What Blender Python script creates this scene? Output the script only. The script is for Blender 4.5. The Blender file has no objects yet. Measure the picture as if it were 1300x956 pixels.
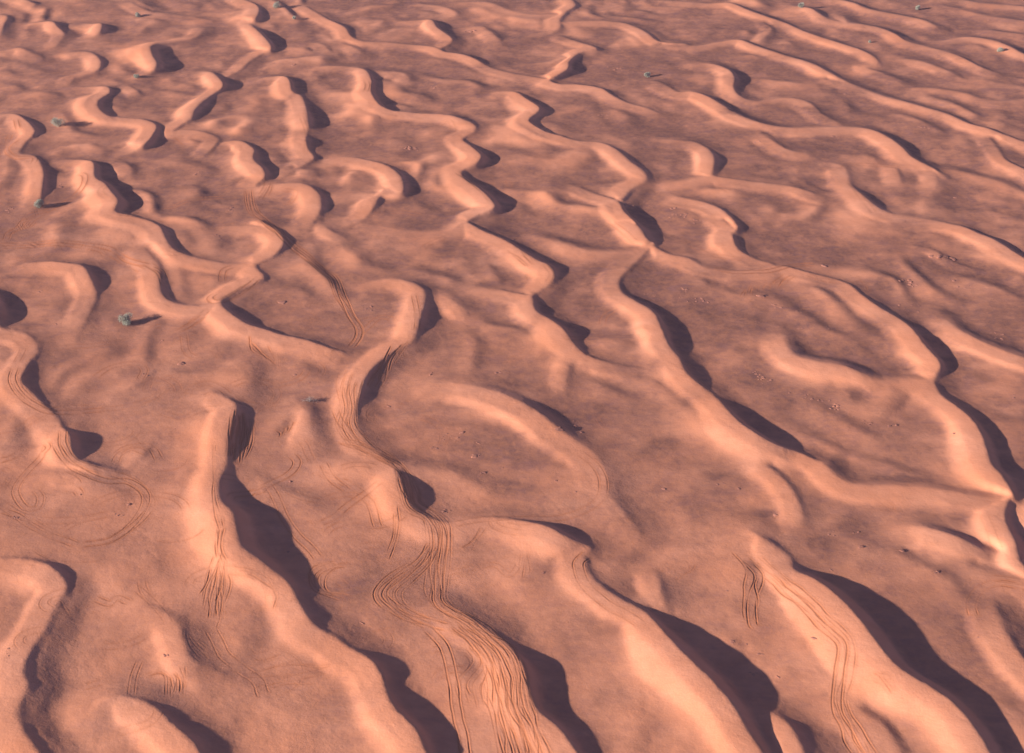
import bpy, math, random
import numpy as np
from mathutils import Vector, noise as mnoise
random.seed(7); rng = np.random.default_rng(7)
S = bpy.context.scene; COL = S.collection

# ------------------------------------------------------------------ camera
HAZE = .00013; CAMH = 190.0; PITCH = math.radians(32.4); F = 1786.0; PW, PH = 1300.0, 956.0
SP, CP = math.sin(PITCH), math.cos(PITCH)
def unproj(px, py, z=0.0):
    px = np.asarray(px, float); py = np.asarray(py, float)
    t = (py - PH/2)/F; a = (px - PW/2)/F
    s = (CAMH - z)/(SP + t*CP)
    return a*s, (CP - t*SP)*s
cd = bpy.data.cameras.new('camera'); cam = bpy.data.objects.new('camera', cd); COL.objects.link(cam)
cam.location = (0, 0, CAMH); cam.rotation_euler = (math.pi/2 - PITCH, 0, 0)
cd.sensor_width = 36.0; cd.lens = 36.0*F/PW; cd.clip_end = 60000; cd.clip_start = 0.5
S.camera = cam

# ------------------------------------------------------------------ dune crests
# traced as x y height(m) in the 2.9545x enlargement of a 440x310 piece of the view; lee lies on the left hand of travel
TK = 1300/440.0
TO = dict(A=(0,0),B=(430,0),C=(860,0),D=(0,280),E=(430,280),F=(860,280),G=(0,560),H=(430,560),I=(860,560))
def P(tile, s, n):
    v = [float(q) for q in s.replace(',', ' ').split()]
    a = np.array(v).reshape(-1, n); ox, oy = TO[tile]
    a[:,0] = ox + a[:,0]/TK; a[:,1] = oy + a[:,1]/TK
    return a
CR = []
def cr(tile, s, lee=.6, c=4.0):
    a = P(tile, s, 3)
    if tile in 'ABC': a[:,2] = 1.2+(a[:,2]-1.2)*np.interp(a[:,1], [100, 300], [.88, .98])
    CR.append((a, lee, c*(1.35 if tile in 'ABC' else 1.15)))
# bottom row
cr('D','-30 260 2.5, -12 300 3, -5 350 3, 0 400 2.2, 60 415 1.9, 112 437 1.9, 138 485 1.9, 98 545 2.4, 78 598 2.6, 118 645 2.4, 165 695 2.1, 205 735 1.8, 228 775 2.1, 258 800 3, 268 850 3, 290 895 2.3, 335 912 2.5, 400 932 1.8, 470 950 1.2, 540 1000 .8')
cr('G','0 440 2.2, 110 448 2.4, 200 478 2.7, 245 540 2.2, 210 610 1.8, 160 710 1.8, 100 800 2.2, 83 860 2.4, 98 920 2.2, 60 1010 2, 90 1100 2.2, 150 1180 2.2', .5)
cr('G','560 620 1, 650 670 1.7, 680 740 2.1, 715 820 2.0, 800 860 1.2, 880 900 .7', .42, 3)
cr('G','565 15 1.2, 530 50 1.5, 480 100 1.0', .42, 2)
cr('D','690 665 1, 790 645 1.8, 865 675 2.3, 888 700 2.7, 872 745 3.0, 858 800 3.0, 850 860 2.7, 848 915 2.4')
cr('G','848 88 2.5, 824 150 2.9, 830 220 3.5, 872 262 4.2, 890 330 4.3, 908 390 4.1, 960 430 3.8, 1040 492 3.0, 1085 535 2.7, 1115 595 2.4, 1150 655 2.5, 1190 700 2.2, 1260 740 2.0, 1300 772 2.1, 1390 820 2.6, 1428 870 2.7, 1440 920 2.4, 1480 1000 3, 1560 1080 3, 1600 1170 3')
cr('E','60 700 2.2, 68 780 1.8, 128 860 1.8, 196 908 2.6')
cr('H','196 82 2.2, 228 130 2.8, 258 215 3.0, 300 268 2.3, 370 300 2.1, 430 308 2.1, 540 290 2.1, 620 292 2.3, 700 302 2.7, 790 322 3.1, 860 360 3.0, 935 395 2.2, 922 430 2, 925 475 2.1, 962 525 2.3, 1050 590 2.4, 1150 642 2.5, 1220 715 3.6, 1285 785 4.4, 1340 840 4.4, 1410 905 4.2, 1480 990 3.8, 1540 1090 3.5, 1600 1180 3.2')
cr('H','240 92 2.2, 320 102 1.7, 420 115 1.4, 540 170 .8', .3, 3)
cr('E','270 628 1.0, 340 614 1.7, 430 610 2.2, 520 624 2.5, 620 652 2.7, 700 690 2.9, 770 735 2.9, 830 785 2.7, 890 828 2.3, 955 875 2.0, 1000 945 1.9, 1005 1020 1.8, 1070 1100 1.5, 1140 1190 1', .3, 5)
cr('H','400 610 1.4, 500 672 2.0, 570 718 2.2, 640 775 2.4, 690 840 3.3, 708 915 3.3, 740 1000 3, 830 1080 2.8, 900 1180 2.6', .58)
cr('H','1180 475 1.2, 1200 530 2, 1210 590 1.9, 1215 640 1.0', .5, 3)
cr('H','1180 472 1.2, 1250 450 1.4, 1320 425 1.5, 1420 400 1.7, 1520 365 2, 1575 352 2.2', .18, 5)
cr('H','935 440 1.2, 1000 462 1.5, 1070 440 1.2, 1120 405 .7', .3, 2)
cr('I','550 88 2.4, 600 132 2.4, 650 160 2.3, 720 168 2.3, 820 170 2.4, 950 178 2.5, 1060 195 2.4, 1180 215 2.1, 1245 208 2.2', .28)
cr('I','1246 205 2.6, 1228 260 2.8, 1235 310 3.1, 1265 370 3.3, 1280 440 2.8, 1310 480 2.5, 1400 560 2.4', .6)
cr('I','780 335 1.2, 900 322 2.4, 990 340 2.8, 1070 368 2.9, 1130 402 2.4, 1185 430 1.5', .34)
cr('I','240 320 1.6, 300 350 2.5, 365 390 2.5, 415 430 2.2, 440 480 2.8, 500 508 3.4, 560 545 4, 640 615 4.6, 700 688 4.9, 750 755 4.8, 810 828 4.6, 880 880 4.4, 950 920 4.2, 1040 985 4, 1120 1080 3.8, 1180 1180 3.6')
cr('I','345 100 2.2, 400 150 2.1, 442 210 2.1, 462 280 2.1, 440 335 1.5', .4, 3)
cr('I','1185 590 1, 1212 680 1.9, 1250 750 2.2, 1300 820 2.4, 1380 900 2.4', .45, 4)
cr('I','140 748 .6, 200 746 1.0, 262 772 .6', .5, 1.5)
cr('I','1120 478 1.5, 1200 508 1.7, 1300 528 1.8, 1400 560 1.8', .22)
# middle row
cr('E','1098 0 2.8, 1140 35 2.9, 1165 75 2.3, 1185 100 2.2, 1240 128 2.2, 1310 142 2.2, 1350 165 2.0, 1400 182 1.8, 1470 190 2', .4)
cr('E','1160 105 2, 1100 165 1.9, 1050 220 2.1, 1062 268 2.5, 1120 303 2.8, 1180 342 2.8, 1210 400 3.3, 1235 460 3.1, 1272 510 2.4, 1300 562 2.7, 1338 600 2.6, 1385 640 2.0')
cr('F','118 643 2.0, 170 688 2.7, 220 742 3.5, 290 794 3.7, 370 838 3.1, 450 868 2.4, 550 913 2.2')
cr('F','200 190 2.1, 300 186 2, 390 172 2, 470 190 2.2, 560 213 2.1, 640 238 2.2, 692 280 2.3, 750 320 2.5, 830 368 2.3, 880 405 2.8, 930 468 3.1, 984 530 3.0, 972 570 2.7, 960 600 2.3, 985 650 2.5, 1040 690 2.8, 1100 740 3, 1140 800 3.3, 1160 860 3.3, 1180 915 3.3, 1212 948 3.3, 1250 1010 3, 1255 1035 2.7', .55)
cr('F','375 395 1.2, 400 450 2.1, 440 505 2.7, 520 528 3.0, 620 545 3.1, 700 578 2.8, 750 600 2.2, 830 602 2.1, 935 600 2.3', .22)
cr('F','870 10 1.8, 960 6 2.1, 1060 20 2.5, 1130 48 2.7, 1190 72 2.9, 1250 108 2.9, 1300 140 2.7, 1380 180 2.6', .45)
cr('F','880 92 1, 960 112 1.7, 1000 138 1.8, 1060 165 1.4, 1150 190 .9', .5, 2)
cr('F','980 340 1.2, 1040 400 2.1, 1110 440 2.6, 1200 480 2.7, 1300 515 2.7, 1400 550 2', .22)
cr('F','170 0 2, 205 30 2.4, 205 62 2.7, 228 108 2.4, 290 145 1.7, 360 165 1.7', .5)
cr('E','100 235 1.5, 200 220 2.1, 270 230 2.4, 318 262 2.4, 318 320 2.7, 302 370 2.9, 290 410 2.6, 268 455 2.2, 200 490 2.3, 135 540 2.5, 97 590 2.7, 80 640 2.6, 62 695 2.3', .55)
cr('E','520 250 1.3, 610 264 2, 680 275 2.4, 722 287 2.5, 738 335 2.8, 790 368 2.5, 840 403 3.0, 880 460 2.5, 920 500 2.3, 985 527 2.1, 1060 545 1.6, 1140 555 1.2', .55)
cr('E','470 0 2.4, 540 38 2.5, 620 72 2.5, 680 108 2.7, 740 143 3, 790 168 3, 805 200 2.6, 790 235 2.3, 740 268 2.2, 718 284 2.6', .5)
cr('E','560 170 1.4, 585 205 1.6, 600 235 1', .35, 3)
cr('E','760 60 1.5, 850 90 2, 950 115 2.1, 1050 120 2, 1140 110 2', .25)
cr('D','600 23 2.7, 640 95 2.9, 700 128 2.6, 780 150 2.1, 860 165 1.9, 930 160 2.1', .55)
cr('D','975 0 2.4, 1040 38 2.7, 1062 80 2.7, 1025 128 2.3, 955 165 2.3, 985 214 2.4, 900 253 2.4, 840 288 2.5, 826 308 2.7, 860 343 2.9, 920 384 2.8, 1000 410 2.6, 1060 430 2.5, 1150 450 2.4, 1230 478 2.3, 1282 495 2', .55)
cr('D','540 110 1.8, 590 165 2.2, 596 240 2.6, 615 288 2.7, 680 315 2.5, 760 320 2.5, 822 308 2.6', .5)
cr('D','100 160 1.8, 180 155 2.3, 260 160 2.6, 312 172 2.6, 345 228 2.8, 357 280 2.1, 330 345 1.7, 310 390 1.4, 285 450 1.1', .55)
cr('D','400 362 .8, 445 388 1.3, 505 376 .8', .3, 2)
cr('D','1095 725 1.4, 1050 768 1.6, 1015 805 1.2', .5, 2.5)
cr('D','570 565 1, 520 605 1.3, 450 640 .8', .28, 3)
# top left
cr('A','20 195 1.3, 70 180 2.2, 110 195 2.3, 158 218 1.4', .45, 3)
cr('A','120 88 1.8, 190 80 2.8, 215 100 2.8, 238 130 2, 210 170 1.5', .5, 3)
cr('A','290 92 1.4, 340 90 2.2, 380 88 3.2, 374 115 3, 335 142 1.5', .5, 3)
cr('A','490 10 1.8, 560 45 2, 640 55 2, 720 65 1.8, 795 77 1.4', .35, 3)
cr('A','890 -10 2, 960 18 2.4, 970 45 3.2, 955 70 3.4, 935 88 2.2, 965 110 3.2, 1000 148 3.6, 1016 180 3.2, 980 200 2.2, 930 232 1.9, 900 260 1.8, 850 288 1.8', .6, 3)
cr('A','765 108 1.5, 735 138 2.1, 650 158 2.9, 572 168 4, 570 200 4.3, 588 240 3.8, 552 278 2, 525 302 1', .6, 3)
cr('A','270 195 1.8, 340 198 2.4, 375 228 2.8, 362 262 2.4, 300 285 2.1, 270 297 2, 250 325 1.3', .45, 3)
cr('A','90 352 1.4, 165 348 2.1, 225 366 1.1', .3, 3)
cr('A','270 325 1.8, 340 325 2.2, 402 325 2.9, 408 348 2.7, 370 375 3.2, 370 402 3.3, 402 430 3.1, 450 440 2.6, 540 448 2.7, 585 470 2.9, 570 510 3.2, 540 540 3.2, 500 567 2, 445 592 1.1', .6, 3.5)
cr('A','740 268 1.6, 790 270 2.6, 820 290 3.2, 835 320 3, 800 350 2.5, 760 380 3.2, 730 410 3.4, 715 442 2.8, 680 466 2.4, 645 492 2.2, 700 488 2.1, 760 495 2.2, 815 520 1.9, 800 548 2.2, 770 575 1.8', .55, 3)
cr('A','830 545 1.7, 850 533 2.2, 905 530 2.6, 952 560 2.9, 950 595 3.3, 985 630 3.3, 992 658 2.8, 960 690 2', .6, 3.5)
cr('A','800 755 1.2, 850 770 1.3, 930 765 1.1', .5, 2)
cr('A','990 292 1.8, 1060 285 2.7, 1085 300 3.1, 1095 340 3, 1130 362 2.3, 1152 420 3.0, 1157 458 3.1, 1150 495 2.0, 1148 525 3.1, 1155 560 2.5, 1175 592 2.3, 1130 622 2, 1080 650 1.7, 1045 672 1.1', .6, 3.5)
cr('A','240 600 1.7, 310 600 2.4, 350 610 3.2, 355 660 3.3, 392 685 3.3, 420 720 3.7, 442 752 3.7, 430 790 3.0, 500 810 2.6, 560 828 2.5, 600 850 2.6', .6, 3.5)
cr('A','-20 440 2, 50 428 2.3, 98 452 3, 128 492 2.8, 90 535 2.1, 70 575 1.8, 130 588 2.2, 160 640 2.6, 157 700 2.8, 145 752 2, 130 790 1.2', .55, 3)
cr('A','990 700 1.8, 1060 690 2.3, 1140 690 2.5, 1190 720 2.9, 1204 760 3, 1190 805 2.4, 1150 860 1.7', .5, 4)
cr('A','850 850 1.4, 950 850 2, 1020 862 2.5, 1060 890 2.7', .45, 3)
cr('A','1145 25 1.7, 1220 68 2.2, 1290 100 2.8, 1315 135 2.6, 1362 155 2.2, 1450 160 2, 1530 168 2, 1620 175 2.5, 1668 195 2.4', .5, 3)
cr('A','1110 160 1.0, 1200 165 1.8, 1232 190 1.6', .35, 3)
cr('A','-10 55 1.8, 25 62 2.2, 10 95 2.4, 0 130 2', .5, 3)
cr('A','50 -8 2, 100 0 3, 132 12 2.4', .55, 3)
cr('A','495 -10 1.5, 540 15 1.7, 578 32 1', .5, 2)
cr('A','1100 632 1.6, 1150 638 2.1, 1200 640 1.2', .4, 3)
cr('A','1180 258 1.4, 1240 248 2, 1320 252 2.1, 1370 262 2.8, 1392 300 3, 1392 345 3.3, 1422 390 3.3, 1472 415 2.7', .55, 3)
cr('A','10 255 .8, 60 235 1.2, 130 262 1.2, 180 275 .8', .25, 3)
cr('A','0 700 1, 30 640 1.4, 25 600 1.2', .3, 3)
# top middle
cr('B','398 195 2.4, 470 205 2.7, 520 225 2.8, 560 250 2.1, 620 270 2, 700 285 2, 785 297 2.5', .45, 3)
cr('B','230 80 1.6, 300 77 2.2, 348 74 3.1, 370 103 3.1, 422 142 2.4, 408 166 2, 378 182 2.3', .55, 3)
cr('B','205 20 1.6, 130 28 2.1, 50 48 1.6', .4, 3)
cr('B','310 15 1.5, 400 28 2.2, 442 50 2, 408 68 1.4', .4, 3)
cr('B','450 12 1.4, 560 10 2, 640 40 2, 720 55 2, 820 55 2.2', .3, 3)
cr('B','865 -8 2.4, 886 18 2.8, 850 44 2.8, 828 74 2.7, 828 102 2.6, 790 126 2, 700 142 1.8, 600 158 1.4', .5, 3)
cr('B','835 85 2.4, 920 80 2.2, 1000 80 2.2, 1080 90 2.3, 1150 120 2.6, 1200 155 2.6, 1300 165 2.2', .4, 3)
cr('B','830 135 1.9, 900 158 2.4, 966 180 2.6, 905 195 2.8, 862 230 3, 858 255 3.2, 810 285 3, 788 300 2.7, 830 316 2.5, 900 318 2.5, 980 330 2.6, 1022 355 2.5, 1080 385 2.1, 1150 405 1.8, 1200 425 1.4', .5, 3)
cr('B','590 345 1.8, 660 345 2.4, 700 368 2.9, 752 405 3.2, 716 440 3, 716 458 3, 770 490 2.9, 830 510 2.5, 900 530 2.2, 980 535 2.3, 1040 560 2.6, 1090 600 2.8, 1142 642 2.6, 1150 675 2.4, 1100 705 2.4, 1058 748 2.5', .5, 3.5)
cr('B','870 690 1.2, 960 728 2, 1040 752 2.5, 1070 792 3, 1110 832 3.2, 1150 880 3.1, 1172 905 2.9', .55, 3.5)
cr('B','1472 415 1.5, 1480 420 1.5', .4, 3)
cr('B','200 415 2.7, 300 425 2.4, 400 430 2.5, 450 440 2.8, 505 466 2.5, 505 492 2.1, 462 520 2.3, 500 550 3, 532 582 3.6, 510 612 3.2, 460 640 2.7, 472 670 3, 520 700 3.3, 562 738 3.5, 582 775 3.2, 520 805 2.7, 478 826 2.6', .55, 3.5)
cr('B','170 265 1.6, 240 275 2.1, 264 298 1.6', .35, 3)
cr('B','-60 600 1.2, 20 590 1.8, 100 600 2.1, 180 622 2.5, 232 660 3, 242 708 3.2, 220 728 2.9, 158 730 2.8, 130 770 2.6, 95 815 1.9, 30 850 1.2', .5, 3.5)
cr('B','-20 735 1.7, 60 728 2, 130 728 2.4', .3, 3)
cr('B','1200 522 1.6, 1300 530 2.1, 1340 535 2.3, 1385 560 2.5, 1407 590 3.1, 1402 630 2.8, 1402 658 2.4, 1470 670 2.3, 1570 685 2.3, 1670 695 2.3, 1740 710 2.5, 1812 738 1.8', .45, 3.5)
cr('B','1130 300 1.5, 1200 308 1.9, 1270 345 2.1, 1330 345 2.4, 1390 365 2.8, 1450 400 2.8, 1510 435 2.5, 1600 465 2.4, 1690 480 2.2, 1790 480 2, 1870 478 2, 1950 480 2.2, 2010 490 2.5, 2070 520 2.8, 2110 550 2.8, 2150 590 2.5, 2230 632 2.4, 2275 665 1.8', .42, 4)
# top right
cr('C','60 240 1.8, 130 240 2.2, 190 260 2.8, 212 290 3.1, 208 330 2.7, 240 365 2.2, 300 380 1.9, 370 372 1.9, 440 370 2.2, 500 390 2.2, 542 430 2, 610 465 1.8', .42, 3)
cr('C','-60 165 1.6, 0 168 1.8, 80 172 2, 160 160 2, 230 150 2.4, 280 165 2.8, 350 190 2.5, 430 215 2.5, 500 235 2.8, 560 265 2.8, 622 300 2.4, 700 335 2, 780 362 2.3, 860 382 2.6, 940 405 2.5, 1020 430 2.4, 1090 462 2.6, 1160 480 2.8, 1220 503 2.5, 1320 540 2.4', .42, 3)
cr('C','-60 5 1.8, 30 8 2, 120 15 2, 200 12 2.6, 260 35 2.7, 330 60 2.7, 400 84 2.4, 470 115 2.4, 540 140 2.5, 600 158 2.6, 690 188 2.5, 735 212 2.5, 748 236 2.4, 705 252 2, 760 272 2, 840 302 1.6', .42, 3)
cr('C','318 85 1.6, 350 110 2, 310 150 2', .4, 2)
cr('C','430 22 1.6, 500 30 2.8, 535 52 2.8, 580 75 2, 690 92 2, 760 105 2.1, 812 125 2.6, 855 152 2.3, 930 175 2, 1000 192 2.1, 1060 212 2.6, 1135 250 2.3, 1200 275 1.8', .45, 3)
cr('C','590 -5 2, 660 10 2.4, 720 35 2, 850 60 2, 920 75 2.1, 970 97 1.6', .4, 3)
cr('C','990 155 1.6, 1090 140 2, 1180 150 2.3, 1242 170 2.8, 1290 197 2.6, 1350 220 2', .5, 3)
cr('C','900 330 1.6, 1000 338 2, 1080 350 2.2, 1140 372 2, 1220 382 2, 1320 375 2', .35, 3)
cr('C','950 362 1.4, 1040 390 2.1, 1115 427 2', .45, 2)
cr('C','0 740 1.9, 100 760 2.1, 170 790 2.3, 222 845 2.6, 204 880 2.6, 206 910 2.7', .45, 4)
cr('C','520 600 1.2, 620 625 1.9, 645 690 2.4, 692 728 2.8, 745 772 2.8, 800 800 2.3, 870 812 2, 950 825 2.1, 1060 848 2.4', .42, 4)
cr('C','930 820 1.6, 922 770 1.7, 935 735 1.3', .3, 3)
cr('C','822 635 1.8, 835 675 2', .5, 3)
cr('C','960 640 2, 970 690 2, 940 735 1.5', .3, 3)
cr('C','1170 520 1.6, 1200 560 2, 1230 600 2.3, 1295 632 2.5, 1360 670 2.2', .42, 3)
cr('C','1040 640 1.6, 1120 660 2, 1200 680 2, 1300 722 2.1, 1400 760 2', .25, 4)
cr('C','1000 20 1.4, 1080 40 1.8, 1160 60 1.8, 1300 80 1.8', .3, 3)
cr('C','960 -5 1.6, 1060 0 1.8, 1150 15 1.9, 1300 25 1.8', .35, 3)
cr('C','1180 115 1.6, 1300 130 1.8', .3, 3)
cr('C','1150 300 1.6, 1220 315 1.8, 1330 330 1.8', .3, 3)
# cross crests, spurs and lesser arcs that close the bowls
cr('C','310 500 1.6, 350 525 2.3, 410 560 2.5, 490 580 1.8', .3, 3); cr('C','-40 690 1.6, 40 680 2.1, 115 665 2.3', .25, 3)
cr('E','60 10 1.2, 200 30 1.9, 330 45 2.0, 420 35 2.2, 468 2 2.4', .25, 4); cr('E','955 455 1.2, 1030 452 1.9, 1100 446 1.7', .3, 3)
cr('E','410 280 1.6, 455 325 2.0, 505 345 1.2', .4, 3); cr('E','862 545 2.2, 848 595 2.0, 838 635 1.0', .5, 2.5)
cr('D','1190 5 1.5, 1240 40 2.2, 1290 62 1.6', .42, 3); cr('G','120 190 1.0, 170 140 1.8, 250 125 2.1, 330 140 2.0, 445 190 1.2', .3, 3)
cr('H','-70 112 1.5, 0 97 2.1, 90 85 2.4, 188 84 2.4', .25, 4); cr('D','1105 690 1.3, 1150 720 2.1, 1165 800 2.1, 1180 885 1.3', .28, 4)
cr('A','430 608 1.4, 475 618 2.1, 495 650 1.5', .4, 3); cr('A','485 325 1.4, 515 343 2.3, 520 366 1.2', .55, 2.5); cr('B','540 100 1.4, 590 138 2.2, 612 165 1.2', .35, 3)
cr('B','700 240 1.3, 790 235 2.0, 850 215 2.2', .25, 3); cr('B','20 165 1.4, 60 180 2.0, 90 200 1.4', .35, 3); cr('A','560 600 1.2, 680 610 1.8, 790 640 1.5', .2, 4)
cr('C','560 300 1.5, 640 315 2.1, 700 350 1.7', .3, 3); cr('C','330 300 1.4, 420 310 2.1, 520 320 1.9', .25, 3); cr('C','820 430 1.4, 900 450 2.1, 980 490 1.6', .25, 3)
cr('C','620 60 1.4, 640 85 2.2, 690 92 2.2', .35, 3); cr('C','850 220 1.4, 930 235 2.1, 1010 265 2.0, 1060 290 1.4', .35, 3); cr('F','640 640 1.4, 660 690 1.8, 745 690 2.0, 800 640 2.1', .3, 3)
cr('F','1040 210 1.2, 1120 230 1.8, 1210 260 1.8, 1290 300 1.4', .22, 4); cr('B','620 560 1.2, 720 590 1.9, 820 600 2.0, 900 570 2.1', .2, 4)
# a few crests just beyond the edges of the view
cr('A','-160 120 2, -120 180 2.6, -130 260 2.4', .55); cr('D','-150 0 2, -100 80 2.8, -120 180 2.6', .55)
cr('G','360 1000 1.5, 440 960 2, 560 990 2.4, 640 1060 2.6, 720 1130 2.6, 760 1200 2.4', .5)
cr('I','1400 250 2.6, 1450 350 3, 1520 420 3', .55); cr('F','1420 300 2.4, 1500 380 2.6', .5)
cr('I','330 1010 1.6, 420 1070 2.3, 480 1180 2.4', .5)
cr('I','700 1020 1.6, 780 1080 2, 840 1180 2', .4)
for k in range(9):
    x0 = -300 + k*230
    cr('A', f'{x0} -60 2, {x0+90} -50 2.4, {x0+150} -25 2.4, {x0+230} -40 2', .45)

# ------------------------------------------------------------------ noise
def vnoise(x, y, seed):
    xi = np.floor(x).astype(np.int64); yi = np.floor(y).astype(np.int64)
    fx = x - xi; fy = y - yi
    fx = fx*fx*fx*(fx*(fx*6-15)+10); fy = fy*fy*fy*(fy*(fy*6-15)+10)
    t = np.random.default_rng(seed).random((256, 256))*2-1
    g = lambda a, b: t[a & 255, b & 255]
    return (g(xi,yi)*(1-fx)+g(xi+1,yi)*fx)*(1-fy) + (g(xi,yi+1)*(1-fx)+g(xi+1,yi+1)*fx)*fy
def fbm(x, y, s, seed, o=4):
    r = 0; a = 1.0; n = 0
    for k in range(o):
        ca, sa = math.cos(.7*k+.3), math.sin(.7*k+.3)
        r = r + a*vnoise((x*ca-y*sa)/s+31.7*k, (x*sa+y*ca)/s+17.3*k, seed+k); n += a; a *= .5; s *= .5
    return r/n

# ------------------------------------------------------------------ height field
X0, X1, Y0, Y1, DX = -300.0, 300.0, 140.0, 680.0, 0.5
NX = int((X1-X0)/DX)+1; NY = int((Y1-Y0)/DX)+1
gx = X0 + np.arange(NX)*DX; gy = Y0 + np.arange(NY)*DX
GX, GY = np.meshgrid(gx, gy)
pts = []
def hmap(v): t = min(1, max(0, (v-1.9)/1.8)); return max(.3, v)*(.68+.13*t*t*(3-2*t))
def catmull(a, step):
    out = []
    b = np.vstack([2*a[0]-a[1], a, 2*a[-1]-a[-2]])
    for i in range(len(a)-1):
        p0,p1,p2,p3 = b[i],b[i+1],b[i+2],b[i+3]
        n = max(2, int(np.hypot(*(p2-p1)[:2])/step)); t = (np.arange(n)/n)[:,None]
        out.append(.5*((2*p1)+(-p0+p2)*t+(2*p0-5*p1+4*p2-p3)*t*t+(-p0+3*p1-3*p2+p3)*t**3))
    out.append(a[-1:]); return np.vstack(out)
for a, lee, c in CR:
    x, y = unproj(a[:,0], a[:,1], np.array([hmap(v) for v in a[:,2]]))
    w = catmull(np.stack([x, y, a[:,2]], 1), .5)
    d = np.gradient(w[:,:2], axis=0); d /= np.hypot(d[:,0], d[:,1])[:,None]+1e-9
    n = np.stack([-d[:,1], d[:,0]], 1)
    e = np.zeros(len(w)); e[0] = -1; e[-1] = 1
    for k in range(len(w)): pts.append((w[k,0], w[k,1], hmap(w[k,2]), n[k,0], n[k,1], lee*(.36+.64*float(np.clip((w[k,2]-1.9)/1.1, 0, 1))), c, e[k], .62-.5*float(np.clip((w[k,2]-2.3)/1.3, 0, 1))))
pts = np.array(pts); NP = len(pts)
R = 24
key = np.full(NX*NY, np.iinfo(np.int64).max); cone = np.full(NX*NY, -9.0)
ci = np.round((pts[:,0]-X0)/DX).astype(int); ri = np.round((pts[:,1]-Y0)/DX).astype(int); ids = np.arange(NP)
for dj in range(-R, R+1):
    for di in range(-R, R+1):
        if di*di+dj*dj > R*R: continue
        c_ = ci+di; r_ = ri+dj; ok = (c_>=0)&(c_<NX)&(r_>=0)&(r_<NY)
        c2, r2, q = c_[ok], r_[ok], pts[ok]
        ddx = X0+c2*DX-q[:,0]; ddy = Y0+r2*DX-q[:,1]; dist = np.hypot(ddx, ddy); ix = r2*NX+c2
        np.minimum.at(key, ix, (dist*4096).astype(np.int64)*65536*4+ids[ok])
        np.maximum.at(cone, ix, q[:,2]-dist*q[:,5])
near = key < np.iinfo(np.int64).max
idn = np.where(near, key % (65536*4), 0); q = pts[idn]
ddx = GX.ravel()-q[:,0]; ddy = GY.ravel()-q[:,1]; dist = np.hypot(ddx, ddy)
sn = ddx*q[:,3]+ddy*q[:,4]; tn = -(ddx*q[:,4]-ddy*q[:,3])*-1
endcap = (q[:,7] != 0) & (np.abs(ddx*q[:,4]-ddy*q[:,3]) > .35*dist+.3)
V = np.full(NX*NY, np.nan)
lee = near & (sn > 0) & ~endcap & (cone > q[:,8]*q[:,2]+.1)
V[lee] = cone[lee]
wd = near & (sn <= 0) & ~endcap & (dist < q[:,6])
top = q[:,2]*(1-.02*np.exp(-dist)-.10*(dist/q[:,6])**2); V[wd] = top[wd]
face = q[:,2]*.89-(.34+.08*vnoise(GX.ravel()/13, GY.ravel()/13, 61))*(dist-q[:,6])
fm = near & (sn <= 0) & ~endcap & (dist >= q[:,6]) & (face > q[:,2]*(.42+.14*vnoise(GX.ravel()/19, GY.ravel()/19, 63))) & (q[:,5] > .12) & (q[:,2] > 1.1)
V[fm] = face[fm]
cl = near & (dist < .6); V[cl] = q[cl,2]
V = V.reshape(NY, NX)
B = .55*fbm(GX, GY, 45, 11, 3) + .55*fbm(GX, GY, 17, 15, 3) + .2
sdn = np.where(near, np.where(sn > 0, dist, -dist), -99).reshape(NY, NX)      # signed distance from the nearest crest, lee positive
# dune field outside the traced area: warped asymmetric waves
def outer(x, y):
    wx = 30*fbm(x, y, 90, 41, 3); wy = 14*fbm(x, y, 40, 47, 2)
    ph = (x*.80 + y*.60 + wx + wy + 12*vnoise(x/23, y/23, 53))/42.0
    f = ph-np.floor(ph)
    w = np.where(f < .74, (f/.74)**1.6, np.clip((1-f)/.26, 0, 1))
    w = w*w*(3-2*w)*.5 + w*.5
    return w*(2.6+1.2*vnoise(x/60, y/60, 59))
def blur(h, sig):
    r = int(3*sig)+1; k = np.exp(-.5*(np.arange(-r, r+1)/sig)**2); k /= k.sum()
    p = np.pad(h, ((r,r),(0,0)), mode='edge'); h = sum(k[i]*p[i:i+h.shape[0]] for i in range(2*r+1))
    p = np.pad(h, ((0,0),(r,r)), mode='edge'); return sum(k[i]*p[:, i:i+h.shape[1]] for i in range(2*r+1))
def solve(V, B, h, dx, it, LS):
    k = dx*dx/(LS*LS); m = ~np.isnan(V); Vv = np.where(m, V, 0)
    for _ in range(it):
        p = np.pad(h, 1, mode='edge')
        s = (p[:-2,1:-1]+p[2:,1:-1]+p[1:-1,:-2]+p[1:-1,2:]+k*B)/(4+k)
        h = np.where(m, Vv, s)
    return h
def down(V, f):
    ny, nx = (V.shape[0]//f)*f, (V.shape[1]//f)*f
    with np.errstate(all='ignore'):
        import warnings; warnings.simplefilter('ignore')
        return np.nanmean(V[:ny,:nx].reshape(ny//f, f, nx//f, f), axis=(1,3))
def sstep0(a, b, x):
    t = np.clip((x-a)/(b-a), 0, 1); return t*t*(3-2*t)
def relax(LS):
    h = None
    for f, it in ((8,150),(4,90),(2,70),(1,60)):
        Vd = down(V, f) if f > 1 else V; Bd = down(B, f) if f > 1 else B
        if h is None: h = Bd.copy()
        else:
            hh = np.repeat(np.repeat(h, 2, 0), 2, 1)
            hh = np.pad(hh, ((0, max(0, Vd.shape[0]-hh.shape[0])), (0, max(0, Vd.shape[1]-hh.shape[1]))), mode='edge')
            h = hh[:Vd.shape[0], :Vd.shape[1]]
        h = solve(Vd, Bd, h, DX*f, it, LS)
    return h
wn5 = .52+.16*fbm(GX, GY, 40, 73, 2)
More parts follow.
